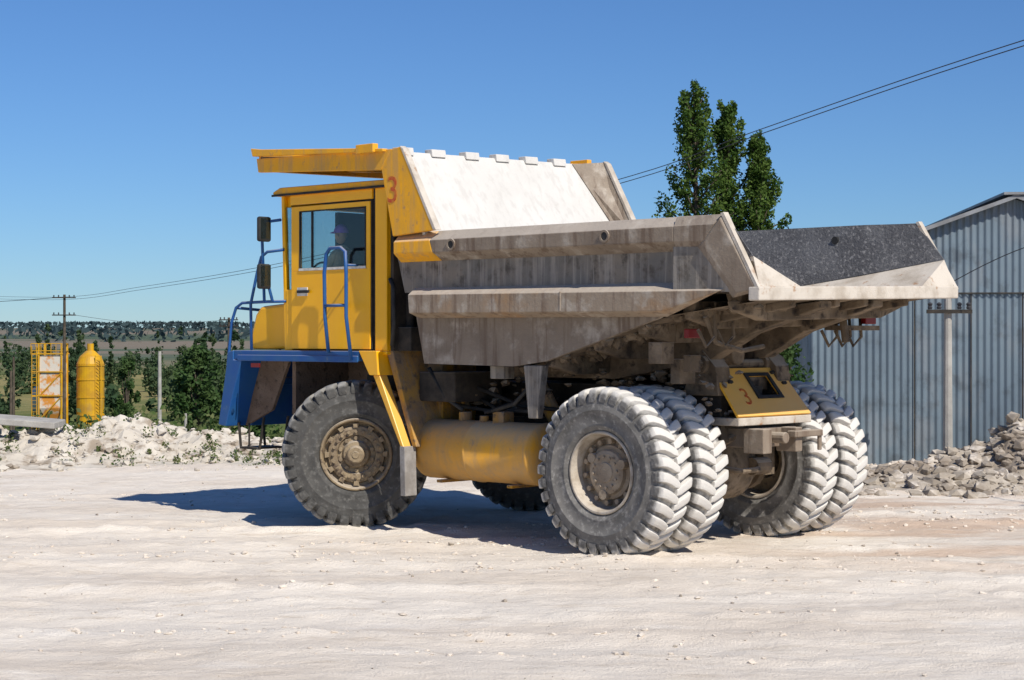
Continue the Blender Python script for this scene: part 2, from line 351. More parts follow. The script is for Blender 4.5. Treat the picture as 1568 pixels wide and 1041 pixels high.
def bush(name,x,y,w,h,k=40,leaf=.07,mm='leafb',base=None):
    bz=float(tz(x,y)) if base is None else base
    t=empty(name,(x,y,bz));g=G();C=[];R=[]
    g.tube([(0,0,-.2),(0,0,h*.3),(0,0,h*.7)],[w*.05,w*.04,.02],7)
    for i in range(k):
        a=rng.uniform(0,6.28);f=rng.uniform(.08,.95);r=w*.5*math.sqrt(max(0.05,1-(2*f-.85)**2*.85))*rng.uniform(.3,.95)
        c=(r*math.cos(a),r*math.sin(a),h*f);C.append(c);R.append(w*.13*rng.uniform(.7,1.3))
        if i%3==0: g.tube([(0,0,h*.2),(c[0]*.5,c[1]*.5,h*f*.7),c],[w*.02,w*.015,.008],5)
    g.done("trunk_and_limbs",'bark',t)
    V,F=leafquads(clumps(C,R,70),leaf)
    obj("leaves",V.tolist(),F.tolist(),mm,t,recalc=False)
bush("green_bush",5.35,34.5,1.3,2.5,34,.05)
bush("deciduous_tree",-21.0,118,3.4,7.4,70,.17)
bush("deciduous_tree",-18.6,122,3.2,6.9,60,.17)
bush("deciduous_tree",-24.6,112,1.8,3.6,30,.13)
bush("deciduous_tree",-27.2,125,1.7,6.6,34,.16)
bush("deciduous_tree",-16.3,116,2.6,6.3,46,.15)
C=[];R=[]
def dt(x,y,h,w):
    z=float(tz(x,y))
    for i in range(9):
        f=rng.uniform(.08,1);C.append((x+rng.uniform(-.5,.5)*w*(1.15-f),y+rng.uniform(-.5,.5)*w,z+h*f*.93));R.append(w*.24*rng.uniform(.6,1.3))
for i in range(420):
    y=rng.choice([rng.uniform(160,200),rng.uniform(230,300),rng.uniform(330,480)],p=[.22,.36,.42])
    r=rng.uniform(-.36,-.08) if rng.uniform()<.8 else rng.uniform(-.1,.40)
    r=r+.012*math.sin(r*90);x=r*y
    tall=rng.uniform()<.3
    h=(8.4 if tall else 4.4)*rng.uniform(.55,1.12)*(1+ (y-150)/900);w=(1.2 if tall else 3.6)*rng.uniform(.7,1.3)
    if y<205 and -.3<r<-.22: h*=.6
    dt(x,y,h,w)
V,F=leafquads(clumps(C,R,26),.36)
obj("distant_trees",V.tolist(),F.tolist(),'leafd',None,recalc=False)
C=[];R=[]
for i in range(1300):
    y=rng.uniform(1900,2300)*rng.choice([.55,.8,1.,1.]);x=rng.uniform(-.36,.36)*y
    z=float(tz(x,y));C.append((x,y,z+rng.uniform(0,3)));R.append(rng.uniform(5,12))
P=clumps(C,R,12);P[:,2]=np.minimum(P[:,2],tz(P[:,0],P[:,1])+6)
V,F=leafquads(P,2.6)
obj("hill_treeline",V.tolist(),F.tolist(),'leafhaze',None,recalc=False)
C=[];R=[]
for i in range(260):
    x=rng.uniform(-14,-3.5);y=rng.uniform(40.,45) if i%3 else rng.uniform(37.5,40)
    C.append((x,y,float(tz(x,y))+max(0,float(hl(np.array(x),np.array(y))))+.04));R.append(rng.uniform(.05,.2))
V,F=leafquads(clumps(C,R,40),.035)
obj("weeds",V.tolist(),F.tolist(),'weed',None,recalc=False)
C=[];R=[]
for i in range(520):
    y=rng.uniform(48,140);x=y*rng.uniform(-.31,-.12)
    C.append((x,y,float(tz(x,y))+.15));R.append(rng.uniform(.2,.75))
V,F=leafquads(clumps(C,R,34),.1)
obj("scrub_vegetation",V.tolist(),F.tolist(),'weed',None,recalc=False)

# ---------------------------------------------------------------- shed
shed=empty("corrugated_metal_shed",(5.95,35.2,-.06),math.radians(-5))
M['corr']=mat('corrugated_steel',(.175,.225,.26),(.14,.18,.215),.5,.35,.7,rough=.5,metal=.2,c3=(.11,.135,.155),s3=2.,l3=.5,h3=.7,streak=(.25,.265,.275),samt=.5,sscale=1.5,bump=.05)
M['trim']=mat('pale_flashing',(.26,.27,.28),(.18,.18,.18),2.,rough=.5)
W=7.9
def roofz(s): return 4.0+1.42*(1-abs(s/(W/2)-1))
def corr(p0,p1,zt,m,name,pitch=.135,amp=.016,zb=-.3):
    p0=Vector(p0);p1=Vector(p1);Ln=(p1-p0).length;d=(p1-p0)/Ln;nn=Vector((d.y,-d.x,0));V=[];F=[];k=int(Ln/pitch*6)
    for i in range(k+1):
        s=Ln*i/k;o_=max(-.6,min(.6,math.sin(2*math.pi*s/pitch)))*amp/.6
        q=p0+d*s+nn*o_
        for z in (zb,zt(s)): V.append((q.x,q.y,z))
    for i in range(k): F.append((2*i,2*i+2,2*i+3,2*i+1))
    obj(name,V,F,m,shed,recalc=False)
corr((0,0,0),(W,0,0),lambda s:min(roofz(s)-.02,3.6),'corr','front_wall_lower')
V=[];F=[];k=int(W/.135*6)
for i in range(k+1):
    s=W*i/k;o_=max(-.6,min(.6,math.sin(2*math.pi*s/.135)))*.016/.6
    V+= [(s,-.03-o_,3.55),(s,-.03-o_,roofz(s)-.02)]
for i in range(k): F.append((2*i,2*i+2,2*i+3,2*i+1))
obj('front_wall_upper',V,F,'corr',shed,recalc=False)
corr((0,12,0),(0,0,0),lambda s:3.98,'corr','left_wall');corr((W,0,0),(W,12,0),lambda s:3.98,'corr','right_wall')
corr((W,12,0),(0,12,0),roofz,'corr','back_wall')
g=G()
for (a,bb) in ((-.12,W/2),(W/2,W+.12)):
    za=3.96 if a<0 else 5.42;zb_=5.42 if a<0 else 3.96
    g.pris([(a,za),(bb,zb_),(bb,zb_+.05),(a,za+.05)],-.22,12.2)
g.done('roof','corr',shed)
g=G();
for (a,bb) in ((-.12,W/2),(W/2,W+.12)):
    za=3.96 if a<0 else 5.42;zb_=5.42 if a<0 else 3.96
    g.pris([(a,za-.02),(bb,zb_-.02),(bb,zb_+.06),(a,za+.06)],-.26,-.223)
g.box(W/2-.25,W/2+.25,-.3,12.2,5.47,5.52)
g.done('roof_edge_trim','trim',shed)
g=G();g.box(0,W,-.062,-.05,3.545,3.565);
for s_ in (2.,3.1,4.1,5.2,6.2,7.2): g.box(s_,s_+.02,-.03,-.02,0,3.54)
g.done('sheet_seams','frame',shed)

# ---------------------------------------------------------------- poles and wires
def pole(name,x,y,top,r,arms,m='conc',base=None,aw=.5):
    bz=float(tz(x,y)) if base is None else base
    t=empty(name,(x,y,bz));h=top-bz;g=G();g.tube([(0,0,-.3),(0,0,h)],[r*1.15,r*.8],10);g.done('shaft',m,t,smooth=False)
    g=G();gi=G()
    for a in arms:
        za=a-bz;g.box(-aw,aw,-r-.06,-r,za-.035,za+.035)
        for s_ in (-.85,-.45,.45,.85):
            gi.lathe([(0,.0),(0,.035),(.04,.045),(.06,.03),(.10,.05),(.13,.02),(.13,0)],(s_*aw,-r-.03,za+.04),8,'z')
    if arms: g.done('crossarm','frame',t);gi.done('insulators','wire',t)
    return t
pole("utility_pole",8.12,33.0,3.6,.085,[3.1],aw=.42)
pole("utility_pole",-28.3,112,5.4,.10,[5.2,4.1],m='bark',aw=.75)
pole("utility_pole",-17.9,112,3.95,.10,[3.8,3.4],m='bark',aw=.6)
pole("utility_pole",13.2,20,9.0,.14,[8.0],aw=.7,base=0)
pole("concrete_post",-18.5,93,1.95,.11,[],base=-5.3)
pole("concrete_post",-12.9,70,-.35,.07,[],base=-3.5)
pole("concrete_post",-33.2,118,1.4,.09,[],m='bark')
pole("concrete_post",-31.4,111,.6,.09,[],m='bark')
def cable(name,P,r):
    Q=[];P=[Vector(p) for p in P];n=len(P)
    for i in range(n-1):
        p0=P[max(i-1,0)];p1=P[i];p2=P[i+1];p3=P[min(i+2,n-1)]
        for k in range(8):
            t=k/8;Q.append(.5*((2*p1)+(-p0+p2)*t+(2*p0-5*p1+4*p2-p3)*t*t+(-p0+3*p1-3*p2+p3)*t**3))
    Q.append(P[-1]);G().tube(Q,r,5).done(name,'wire')
W1=[(13.2,20,8.15),(8.67,30,7.65),(5.2,37.7,7.02),(2.9,42.7,6.53),(-3,56,5.95),(-10.4,72.3,5.50),(-19,91,5.28),(-28.3,112,5.25),(-45,148,6.2)]
cable("power_line",W1,.010)
cable("power_line",[(x,y,z-.085-.0009*abs(y-20)) for x,y,z in W1],.010)
cable("power_line",[(-28.8,112,5.2),(-40,126,5.2),(-60,150,6.4)],.018)
cable("power_line",[(-28.0,112,4.15),(-23,112,3.55),(-17.9,112,3.8)],.012)
cable("power_line",[(8.12,32.9,3.62),(8.9,32,4.1),(10.3,30,4.8),(13.5,25,6.9)],.009)

# ---------------------------------------------------------------- plant at left
bz=-5.4
silo=empty("yellow_silo",(-35.7,150,bz));g=G()
g.lathe([(0,0),(0,1.15),(5.9,1.15),(6.5,.9),(7.0,.35),(7.0,.28),(7.6,.28),(7.6,0)],(0,0,0),32,'z').done('tank','syel',silo,smooth=False)
g=G()
for z in (1.5,3,4.5,5.7): g.lathe([(z,1.15),(z,1.19),(z+.1,1.19),(z+.1,1.15)],(0,0,0),32,'z')
for s_ in (-.25,.25): g.tube([(s_+.9,-1.0,0),(s_+.9,-1.0,6.6)],.04,5)
for k in range(22): g.tube([(.65,-1.0,.3*k+.2),(1.15,-1.0,.3*k+.2)],.025,4)
g.done('rings_and_ladder','syel',silo)
tw=empty("loading_tower",(-38.6,149,bz));g=G()
g.box(-.9,.9,-.9,.9,2.2,6.6)
g.hexa([(-.3,-.3,.9),(.3,-.3,.9),(.3,.3,.9),(-.3,.3,.9),(-.9,-.9,2.2),(.9,-.9,2.2),(.9,.9,2.2),(-.9,.9,2.2)])
g.done('hopper','orange',tw)
g=G()
for a in (-1,1):
    for b_ in (-1,1): g.box(a*.95-.07,a*.95+.07,b_*.95-.07,b_*.95+.07,0,7.6)
for z in (3.2,5.2,6.7): 
    for b_ in (-1,1): g.box(-1.6,1.1,b_-.05,b_+.05,z,z+.1)
for z in (7.0,7.6):
    g.tube([(-1.6,-1,z),(1.,-1,z),(1,1,z)],.04,5)
for k in range(7): g.tube([(-1.6+.42*k,-1,6.7),(-1.6+.42*k,-1,7.6)],.035,4)
for s_ in (-1.5,-1.1): g.tube([(s_,-1.1,0),(s_,-1.1,7.4)],.04,5)
for k in range(22): g.tube([(-1.5,-1.1,.3+.32*k),(-1.1,-1.1,.3+.32*k)],.025,4)
for q in (3.2,5.2): g.tube([(-.95,-.95,q-2),(.95,-.95,q)],.05,5)
g.done('steel_frame','syel',tw)
tk=empty("white_tank",(-40.6,152,bz));g=G();g.lathe([(1.8,0),(1.8,.55),(3.6,.6),(3.9,.35),(3.95,0)],(0,0,0),24,'z').done('shell','wtank',tk,smooth=True)
g=G()
for a in (-.45,.45):
    for b_ in (-.45,.45): g.box(a-.05,a+.05,b_-.05,b_+.05,0,1.85)
g.done('legs','frame',tk)
sl=empty("concrete_slabs",(-11.3,39.2,0));g=G()
g.hexa([(-1.2,-.4,.8),(1.3,-.5,.62),(1.35,.3,.65),(-1.2,.4,.85),(-1.2,-.4,.95),(1.3,-.5,.76),(1.35,.3,.8),(-1.2,.4,1.0)])
g.hexa([(-2.2,-.2,.95),(-.3,-.6,.9),(-.2,.1,.95),(-2.2,.5,1.0),(-2.2,-.2,1.10),(-.3,-.6,1.02),(-.2,.1,1.07),(-2.2,.5,1.15)])
g.done('slabs','conc',sl,bevel=.02)

# ================================================================= TRUCK
T=empty("mining_dump_truck",(2.444,22.475,0),math.radians(136))
def wheel(name,u,v,side,steer=0,front=False,hub=True):
    w=empty(name);w.parent=T
    R=Matrix.Rotation(steer,4,'Z')@Matrix.Rotation(random.uniform(0,6),4,'Y');w.matrix_basis=Matrix.Translation((u,v,1.0))@R
    half=[(.20,.49),(.24,.52),(.262,.56),(.268,.57),(.262,.58),(.285,.66),(.292,.74),(.298,.745),(.292,.755),(.288,.83),(.272,.90),(.245,.935),(.15,.955),(0,.96)]
    prof=half+[(-y,r) for y,r in half[-2::-1]]
    g=G();g.lathe(prof,(0,0,0),96);g.done('tyre_carcass','tyref' if front else 'tyrer',w,smooth=True)
    g=G();NL=34
    st=[(-.02,1.018,.945),(.06,1.025,.945),(.14,1.027,.945),(.21,1.02,.94),(.262,1.0,.93),(.290,.955,.90),(.298,.90,.86),(.294,.86,.845)]
    for s_ in (1,-1):
        for i in range(NL):
            t0=2*math.pi*(i+(.5 if s_>0 else 0))/NL;V=[];F=[]
            jt=random.uniform(-.006,.006);rj=random.uniform(-.008,.003)
            for k,(y,ro,ri) in enumerate(st):
                th=t0+jt+ (.11*(1-min(max(y,0)/.26,1))**1.4);hw=(.064 if k<6 else .055)*(1.0 if k>0 else .75)
                for (a,r) in ((-hw-.006,ri),(-hw+.010,ro+rj-.004),(-hw*.35,ro+rj),(hw*.35,ro+rj),(hw-.010,ro+rj-.004),(hw+.006,ri)):
                    V.append((r*math.cos(th+a),s_*y,r*math.sin(th+a)))
            for k in range(len(st)-1):
                for q in range(5): F.append((k*6+q,k*6+q+1,k*6+q+7,k*6+q+6))
            F.append((0,1,2,3,4,5));e=(len(st)-1)*6;F.append((e,e+1,e+2,e+3,e+4,e+5));g.add(V,F)
    g.done('tread_lugs','tyref' if front else 'tyrer',w,bevel=.007)
    S_=side
    def P(l): return [(S_*y,r) for y,r in l]
    g=G()
    fl=P([(.19,.495),(.232,.50),(.245,.488),(.245,.47),(.215,.455),(.10,.435)])
    g.lathe(fl,(0,0,0),64);g.lathe(P([(-.19,.495),(-.24,.50),(-.24,.47),(-.15,.44),(-.0,.43),(.10,.435)]),(0,0,0),64)
    g.done('rim_flange','rimfl' if not front else 'rimf',w,smooth=False)
    g=G()
    if front:
        g.lathe(P([(.12,.44),(.10,.40),(.16,.385),(.175,.35),(.17,.27),(.13,.255),(.13,.20),(.19,.17),(.20,.125),(.30,.12),(.315,.10),(.315,.05),(.33,.045),(.33,0)]),(0,0,0),48)
        g.done('hub','rimf',w,smooth=False)
        g=G()
        for i in range(20):
            a=2*math.pi*i/20;g.lathe(P([(.16,0),(.16,.022),(.215,.022),(.215,0)]),(.315*math.cos(a),0,.315*math.sin(a)),6)
        for i in range(10):
            a=2*math.pi*(i+.5)/10;g.lathe(P([(.12,0),(.12,.028),(.17,.028),(.17,0)]),(.225*math.cos(a),0,.225*math.sin(a)),8)
        for i in range(12):
            a=2*math.pi*i/12;c_,s__=math.cos(a),math.sin(a);d=Vector((c_,0,s__));t=Vector((-s__,0,c_));yv=Vector((0,S_,0))
            pts=[d*r+t*q+yv*y for y in (.15,.20) for (r,q) in ((.37,-.03),(.43,-.04),(.43,.04),(.37,.03))]
            g.hexa(pts)
        g.done('hub_bolts','rimf',w)
    elif hub:
        g.lathe(P([(.10,.44),(.02,.42),(.01,.33),(.07,.32),(.08,.27),(.13,.26),(.15,.22),(.15,.12),(.165,.115),(.165,0)]),(0,0,0),48)
        g.done('hub','rimr',w,smooth=False)
        g=G()
        for i in range(14):
            a=2*math.pi*i/14;g.lathe(P([(.01,0),(.01,.034),(.10,.034),(.10,0)]),(.37*math.cos(a),0,.37*math.sin(a)),6)
        for i in range(12):
            a=2*math.pi*(i+.5)/12;g.lathe(P([(.14,0),(.14,.018),(.172,.018),(.172,0)]),(.185*math.cos(a),0,.185*math.sin(a)),6)
        for i in range(3):
            a=2*math.pi*i/3+.5;g.lathe(P([(.05,0),(.05,.06),(.16,.06),(.16,0)]),(.27*math.cos(a),0,.27*math.sin(a)),10)
        g.done('hub_bolts','rimr',w)
    else:
        g.lathe([(.0,.43),(0,.25),(-.1*S_,.2)],(0,0,0),40);g.done('hub','rimf',w)
    return w
wheel('rear_wheel_outer_left',0,1.77,1)
wheel('rear_wheel_inner_left',0,1.08,-1,hub=False)
wheel('rear_wheel_inner_right',0,-1.26,1,hub=False)
wheel('rear_wheel_outer_right',0,-1.95,-1)
wheel('front_wheel_left',4.78,1.67,1,math.radians(46),front=True)
wheel('front_wheel_right',4.74,-1.72,-1,math.radians(37),front=True)

# chassis
g=G()
for v in (.5,-.68):
    g.pris([(-.7,1.35),(1.2,1.3),(2.2,1.15),(6.9,1.15),(6.9,1.5),(2.2,1.55),(.9,1.9),(-.7,1.9)],v-.08,v+.08)
for u in (-.5,1.5,3.2,5.8): g.box(u-.1,u+.1,-.6,.42,1.3,1.6)
g.pris([(3.9,1.3),(3.9,2.4),(1.5,2.2),(.9,2.3),(-.3,2.6),(-.3,1.6),(1.5,1.4)],-.92,-.84)  # dark plate added to block the bright gap under the body
g.box(-.2,3.8,-.8,.3,1.75,2.0)  # dark box added between the rails to close the same gap
g.done('chassis_and_dark_filler','frame',T,bevel=.01)
g=G()
g.lathe([(-1.9,.18),(-1.0,.24),(-.75,.30),(-.55,.34),(-.45,.46),(.25,.46),(.36,.34),(.6,.30),(.85,.24),(1.7,.18)],(0,0,1.0),32)
g.lathe([(-.45,0),(-.45,.12),(-.3,.36),(0,.40)],(0,-.09,1.0),24,'x')
g.done('rear_axle','axle',T,smooth=True)
g=G()
for v in (-.86,.68): g.tube([(-.15,v,1.3),(-.1,v,1.95)],.12,14);g.tube([(-.12,v,1.6),(-.1,v,1.95)],.15,14)
g.tube([(-.05,.68,1.0),(-.35,.55,1.2),(-.75,.3,1.4)],.05,8);g.tube([(-.05,-.86,1.0),(-.35,-.7,1.2),(-.75,-.4,1.4)],.05,8)
for v in (.62,-.8): g.lathe([(-.06,.36),(.06,.36),(.06,.2)],(0,v,1.0),28);g.box(-.42,-.28,v-.12,v+.12,.85,1.2)
for a in range(9):
    q=math.pi*2*a/9;g.lathe([(-.10,.0),(-.10,.03),(.0,.03)],(.31*math.cos(q),-.85,1.0+.31*math.sin(q)),6)
g.tube([(-.42,-.5,1.0),(-.62,-.3,.95),(-.66,.1,.95),(-.45,.4,1.0)],.035,8);g.lathe([(0,.0),(0,.11),(.3,.11),(.3,0)],(-.5,-.62,.98),14)
g.done('suspension_and_brakes','under',T)
g=G();g.tube([(4.74,-1.5,1.0),(4.74,1.4,1.0)],.16,14);g.box(4.4,5.0,.6,1.3,.9,2.1);g.box(4.4,5.0,-1.4,-.7,.9,2.1);g.done('front_axle','frame',T,bevel=.02)
g=G();g.box(3.9,6.6,-.6,.45,1.0,2.25);g.box(2.0,3.6,-.35,.3,1.0,1.6);g.tube([(1.9,0,1.2),(.4,0,1.05)],.09,12);g.box(3.0,3.7,.6,1.5,1.75,2.15);g.box(1.6,2.9,-1.2,-.8,1.0,1.7)
g.done('engine_and_driveline','frame',T,bevel=.02)
g=G()
for (a,b_) in (((3.3,1.2,1.7),(2.3,.9,1.8)),((3.2,1.1,2.0),(1.4,.8,1.65)),((3.4,.9,1.9),(1.9,1.2,1.65)),((2.6,1.35,1.62),(2.2,.8,2.0)),((-.5,.3,2.05),(-.9,.2,1.7)),((-.5,-.2,2.1),(-.8,-.4,1.8)),((3.5,1.5,2.2),(2.9,1.45,1.65)),((2.4,1.4,1.65),(1.5,1.5,2.1))):
    m_=[(a[i]+b_[i])/2 for i in range(3)];m_[2]-=.12;g.tube([a,m_,b_],.028,7)
g.done('hoses','black',T,smooth=True)
g=G()
for v in (.75,-.93): g.tube([(1.7,v,1.3),(2.4,v,2.3)],.11,14);g.tube([(1.4,v,1.1),(1.7,v,1.3)],.14,14)
g.done('hoist_cylinders','yelm',T)
g=G();g.lathe([(0,0),(.0,.2),(.04,.34),(.10,.40),(.12,.41),(.14,.40),(1.2,.40),(1.21,.412),(1.24,.412),(1.25,.40),(2.2,.40),(2.24,.34),(2.28,.2),(2.28,0)],(1.42,1.3,1.11),40,'x')
g.done('fuel_tank','yeld',T,smooth=True)
g=G();g.tube([(3.0,1.3,1.5),(3.0,1.3,1.62)],.09,14);g.tube([(2.6,1.35,1.5),(2.6,1.35,1.58)],.06,12);g.box(2.2,2.4,1.2,1.4,1.49,1.64);g.tube([(3.25,1.1,1.45),(3.25,1.1,1.75),(3.0,1.1,1.85)],.03,8)
for u in (1.9,3.2): g.box(u-.05,u+.05,.6,1.6,.68,.72);g.box(u-.06,u+.06,.5,.9,.7,1.4)
g.done('tank_fittings','yelm',T,bevel=.01)
g=G();g.pris([(1.42,2.26),(1.10,2.26),(1.2,1.6),(1.34,1.6)],1.72,1.84);g.box(1.9,2.15,1.5,1.7,2.08,2.26);g.done('body_rest_bracket','boxp',T,bevel=.01)

# ---- dump body
BZ=lambda v:(2.1-v)*.022
class GB(G):
    def done(s,name,m,**k):
        s.V=[(x,y,z+BZ(y)) for x,y,z in s.V];return G.done(s,name,m,T,**k)
for sd,nm in ((1,'left'),(-1,'right')):
    g=GB()
    g.frus([(2.86,3.87),(-1.18,3.87),(-1.18,3.70),(2.80,3.71)],sd*2.1,[(2.86,4.0),(-1.18,3.99),(-1.18,3.585),(2.80,3.60)],sd*1.92)
    g.frus([(-1.18,3.87),(-1.76,3.87),(-1.62,3.69),(-1.18,3.70)],sd*2.1,[(-1.18,3.99),(-1.84,3.985),(-1.5,3.58),(-1.18,3.585)],sd*2.03)
    g.frus([(-1.84,3.93),(-1.60,3.66),(-2.08,3.10),(-2.33,3.14)],sd*2.11,[(-1.87,3.99),(-1.46,3.62),(-1.98,3.04),(-2.37,3.12)],sd*2.045)
    g.done('upper_rail_'+nm,'box',bevel=.010)
    g=GB()
    g.frus([(3.55,3.87),(2.862,3.87),(2.802,3.71),(3.55,3.72)],sd*2.102,[(3.60,4.0),(2.862,4.0),(2.802,3.60),(3.60,3.60)],sd*1.92)
    g.done('rail_front_'+nm,'yeld',bevel=.012)
    g=GB()
    g.frus([(3.27,3.17),(-1.86,3.13),(-1.0,2.91),(3.25,2.93)],sd*2.1,[(3.34,3.28),(-1.95,3.25),(-.92,2.84),(3.29,2.86)],sd*1.88)
    g.frus([(.58,3.165),(.55,3.165),(.55,2.925),(.58,2.925)],sd*2.106,[(.58,3.165),(.55,3.165),(.55,2.925),(.58,2.925)],sd*2.09)
    g.done('lower_rail_'+nm,'boxo' if sd>0 else 'box',bevel=.012)
    g=GB()
    A_=[(3.66,3.66),(-1.2,3.64),(-1.2,3.15),(3.52,3.2)];g.frus(A_,sd*1.92,A_,sd*1.89)
    A_=[(-1.15,3.64),(-1.8,3.62),(-2.2,3.1),(-1.15,3.15)];g.frus(A_,sd*2.065,A_,sd*2.045)
    g.box(-1.2,-1.15,min(sd*1.89,sd*2.06),max(sd*1.89,sd*2.06),3.16,3.62)
    g.done('side_panel_'+nm,'boxp')
    g=GB();A_=[(3.38,2.9),(-.9,2.9),(-.74,2.82),(1.03,2.31),(1.59,2.24),(3.22,2.26)];g.frus(A_,sd*1.85,A_,sd*1.78)
    g.done('lower_panel_'+nm,'boxp' if sd<0 else 'box')
    g=GB();g.pris([(3.80,4.84),(3.76,5.09),(3.42,5.13),(2.80,4.0),(3.58,3.95)],sd*2.0,sd*2.09)
    g.done('front_column_'+nm,'yeld' if sd>0 else 'box',bevel=.012)
    g=GB();A_=[(3.44,5.14),(3.37,5.10),(2.74,4.0),(2.80,4.0)];g.frus(A_,sd*2.095,A_,sd*1.99)
    g.done('column_edge_'+nm,'lip',bevel=.008)
    g=GB();V=[(3.44,2.0,5.12),(2.80,2.0,4.005),(3.04,1.92,4.005),(3.70,1.60 if sd<0 else 1.75,5.095)]
    V=[(x,sd*y,z) for x,y,z in V]+[(x+.05,sd*(y+.02),z) for x,y,z in V];g.hexa(V);g.done('headboard_gusset_'+nm,'box')
    tp=[(3.2,1.90,3.995),(-1.15,1.895,3.985),(-1.86,2.01,3.975)];bt=[(3.1,1.5,2.6),(.3,1.6,3.12),(-1.15,1.80,3.33),(-2.24,2.01,3.50)]
    V=tp+bt;V2=[(x,y+.018,z) for x,y,z in V];V=[(x,sd*y,z) for x,y,z in V+V2]
    fs=[(0,3,4),(0,4,1),(1,4,5),(1,5,6),(1,6,2)]
    g=GB();g.add(V,fs+[tuple(i+7 for i in f) for f in fs]+[(0,1,8,7),(1,2,9,8),(2,6,13,9)]);g.done('inner_wall_'+nm,'grit')
    g=GB();V=[(.3,sd*1.6,3.12),(-2.24,sd*2.02,3.50),(-2.36,sd*2.07,3.17),(-2.36,sd*1.3,3.167)]
    V=V+[(x,y,z-.05) for x,y,z in V];g.hexa(V);g.done('floor_flare_'+nm,'lip')
    g=GB();g.hexa([(-1.84,sd*2.0,3.99),(-2.35,sd*2.04,3.12),(-2.35,sd*2.11,3.12),(-1.84,sd*2.09,3.99),(-1.88,sd*2.0,4.0),(-2.39,sd*2.04,3.13),(-2.39,sd*2.115,3.13),(-1.88,sd*2.09,4.0)])
    g.done('tail_edge_'+nm,'lip')
    g=GB()
    for (u,z) in ((2.45,3.80),(-.15,3.80)): g.lathe([(sd*2.07,.0),(sd*2.112,.0),(sd*2.112,.05)],(u,0,z),14)
    g.done('rail_hole_discs_'+nm,'black')  # solid black discs; their colour imitates the shade inside holes
    g=GB()
    for (u,z) in ((2.45,3.80),(-.15,3.80)): g.lathe([(sd*2.09,.05),(sd*2.12,.05),(sd*2.12,.075),(sd*2.09,.075)],(u,0,z),18)
    g.done('rail_hole_rings_'+nm,'box')
g=GB();g.lathe([(-1.80,0),(-1.80,.05),(-1.90,.05)],(-.75,0,3.80),14);g.done('wall_hole_disc','black')  # black disc painted as the dark inside of a hole
g=GB();g.box(-2.39,-2.24,-2.115,2.115,3.01,3.165);g.done('tail_lip','lip',bevel=.015)
g=GB();g.add([(3.1,-1.5,2.6),(3.1,1.5,2.6),(.3,1.6,3.12),(.3,-1.6,3.12),(-2.3,1.3,3.16),(-2.3,-1.3,3.16)],[(0,1,2,3),(3,2,4,5)]);g.done('floor','chalk')
g=GB();V=[(3.72,-2.0,5.10),(3.72,2.0,5.10),(3.06,2.0,4.0),(3.06,-2.0,4.0),(3.08,1.55,2.55),(3.08,-1.55,2.55)]
V+= [(x+.05,y,z) for x,y,z in V]
g.add(V,[(0,1,2,3),(3,2,4,5),(6,7,8,9),(9,8,10,11),(0,1,7,6),(1,2,8,7),(2,4,10,8),(0,3,9,6),(3,5,11,9),(4,5,11,10)]);g.done('headboard','chalk')
g=GB()
for v in (1.75,1.15,.5,-.1,-.7,-1.3): g.hexa([(3.66,v-.13,5.05),(3.66,v+.13,5.05),(3.82,v+.13,5.08),(3.82,v-.13,5.08),(3.68,v-.13,5.155),(3.68,v+.13,5.155),(3.82,v+.13,5.155),(3.82,v-.13,5.155)])
g.done('headboard_tabs','chalk',bevel=.008)
g=GB();V=[]
pts=[(3.80,4.82),(3.58,3.9),(3.5,3.2),(3.34,2.9),(3.2,2.25)]
for i,(u,z) in enumerate(pts): V+=[(u,-1.99 if i<2 else -1.8,z),(u,1.99 if i<2 else 1.8,z)]
g.add(V,[(2*i,2*i+1,2*i+3,2*i+2) for i in range(4)]);g.done('front_plate','under')
g=GB();
for v in (-1.2,-.4,.4,1.2): A_=[(3.82,4.8),(3.60,3.9),(3.34,2.5),(3.7,3.2),(3.85,3.9)];g.frus(A_,v-.05,A_,v+.05)
g.done('front_ribs','under')
g=GB();V=[];pts=[(3.2,2.25),(1.5,2.23),(.9,2.36),(-.9,2.86),(-2.3,3.03)]
for u,z in pts: V+=[(u,-1.77,z),(u,1.77,z)]
g.add(V,[(2*i,2*i+1,2*i+3,2*i+2) for i in range(4)]);g.done('floor_underside','under')
g=GB()
for v in (.55,-.55): g.pris([(3.1,2.25),(1.5,2.23),(.9,2.36),(-.9,2.86),(-2.2,3.0),(-2.2,2.92),(-1.2,2.62),(-.6,2.30),(.9,2.05),(3.1,2.05)],v-.12,v+.12)
for u,z in ((1.1,2.24),(.3,2.44),(-.4,2.64),(-1.1,2.81),(-1.75,2.90)):
    g.frus([(u-.05,z-.0),(u+.05,z-.0),(u+.12,z+.2),(u-.12,z+.2)],-1.72,[(u-.09,z-.12),(u+.09,z-.12),(u+.12,z+.2),(u-.12,z+.2)],-1.2)
    g.frus([(u-.05,z-.0),(u+.05,z-.0),(u+.12,z+.2),(u-.12,z+.2)],1.72,[(u-.09,z-.12),(u+.09,z-.12),(u+.12,z+.2),(u-.12,z+.2)],1.2)
    g.pris([(u-.09,z-.12),(u+.09,z-.12),(u+.12,z+.2),(u-.12,z+.2)],-1.2,1.2)
for v in (.3,-.3,1.2,-1.2): g.pris([(-2.2,3.02),(-.9,2.85),(-.9,2.72),(-2.2,2.93)],v-.05,v+.05)
g.done('underside_ribs','under',bevel=.015)
P=[];Z_=[]
for i in range(420):
    u=rng.uniform(-1.9,1.6);v=rng.uniform(-1.7,1.75);zb=np.interp(u,[-2.3,-.9,.9,1.5,3.2],[3.03,2.86,2.36,2.23,2.25])
    P.append((u,v,zb-.02+BZ(v)));Z_.append(rng.uniform(.03,.11))
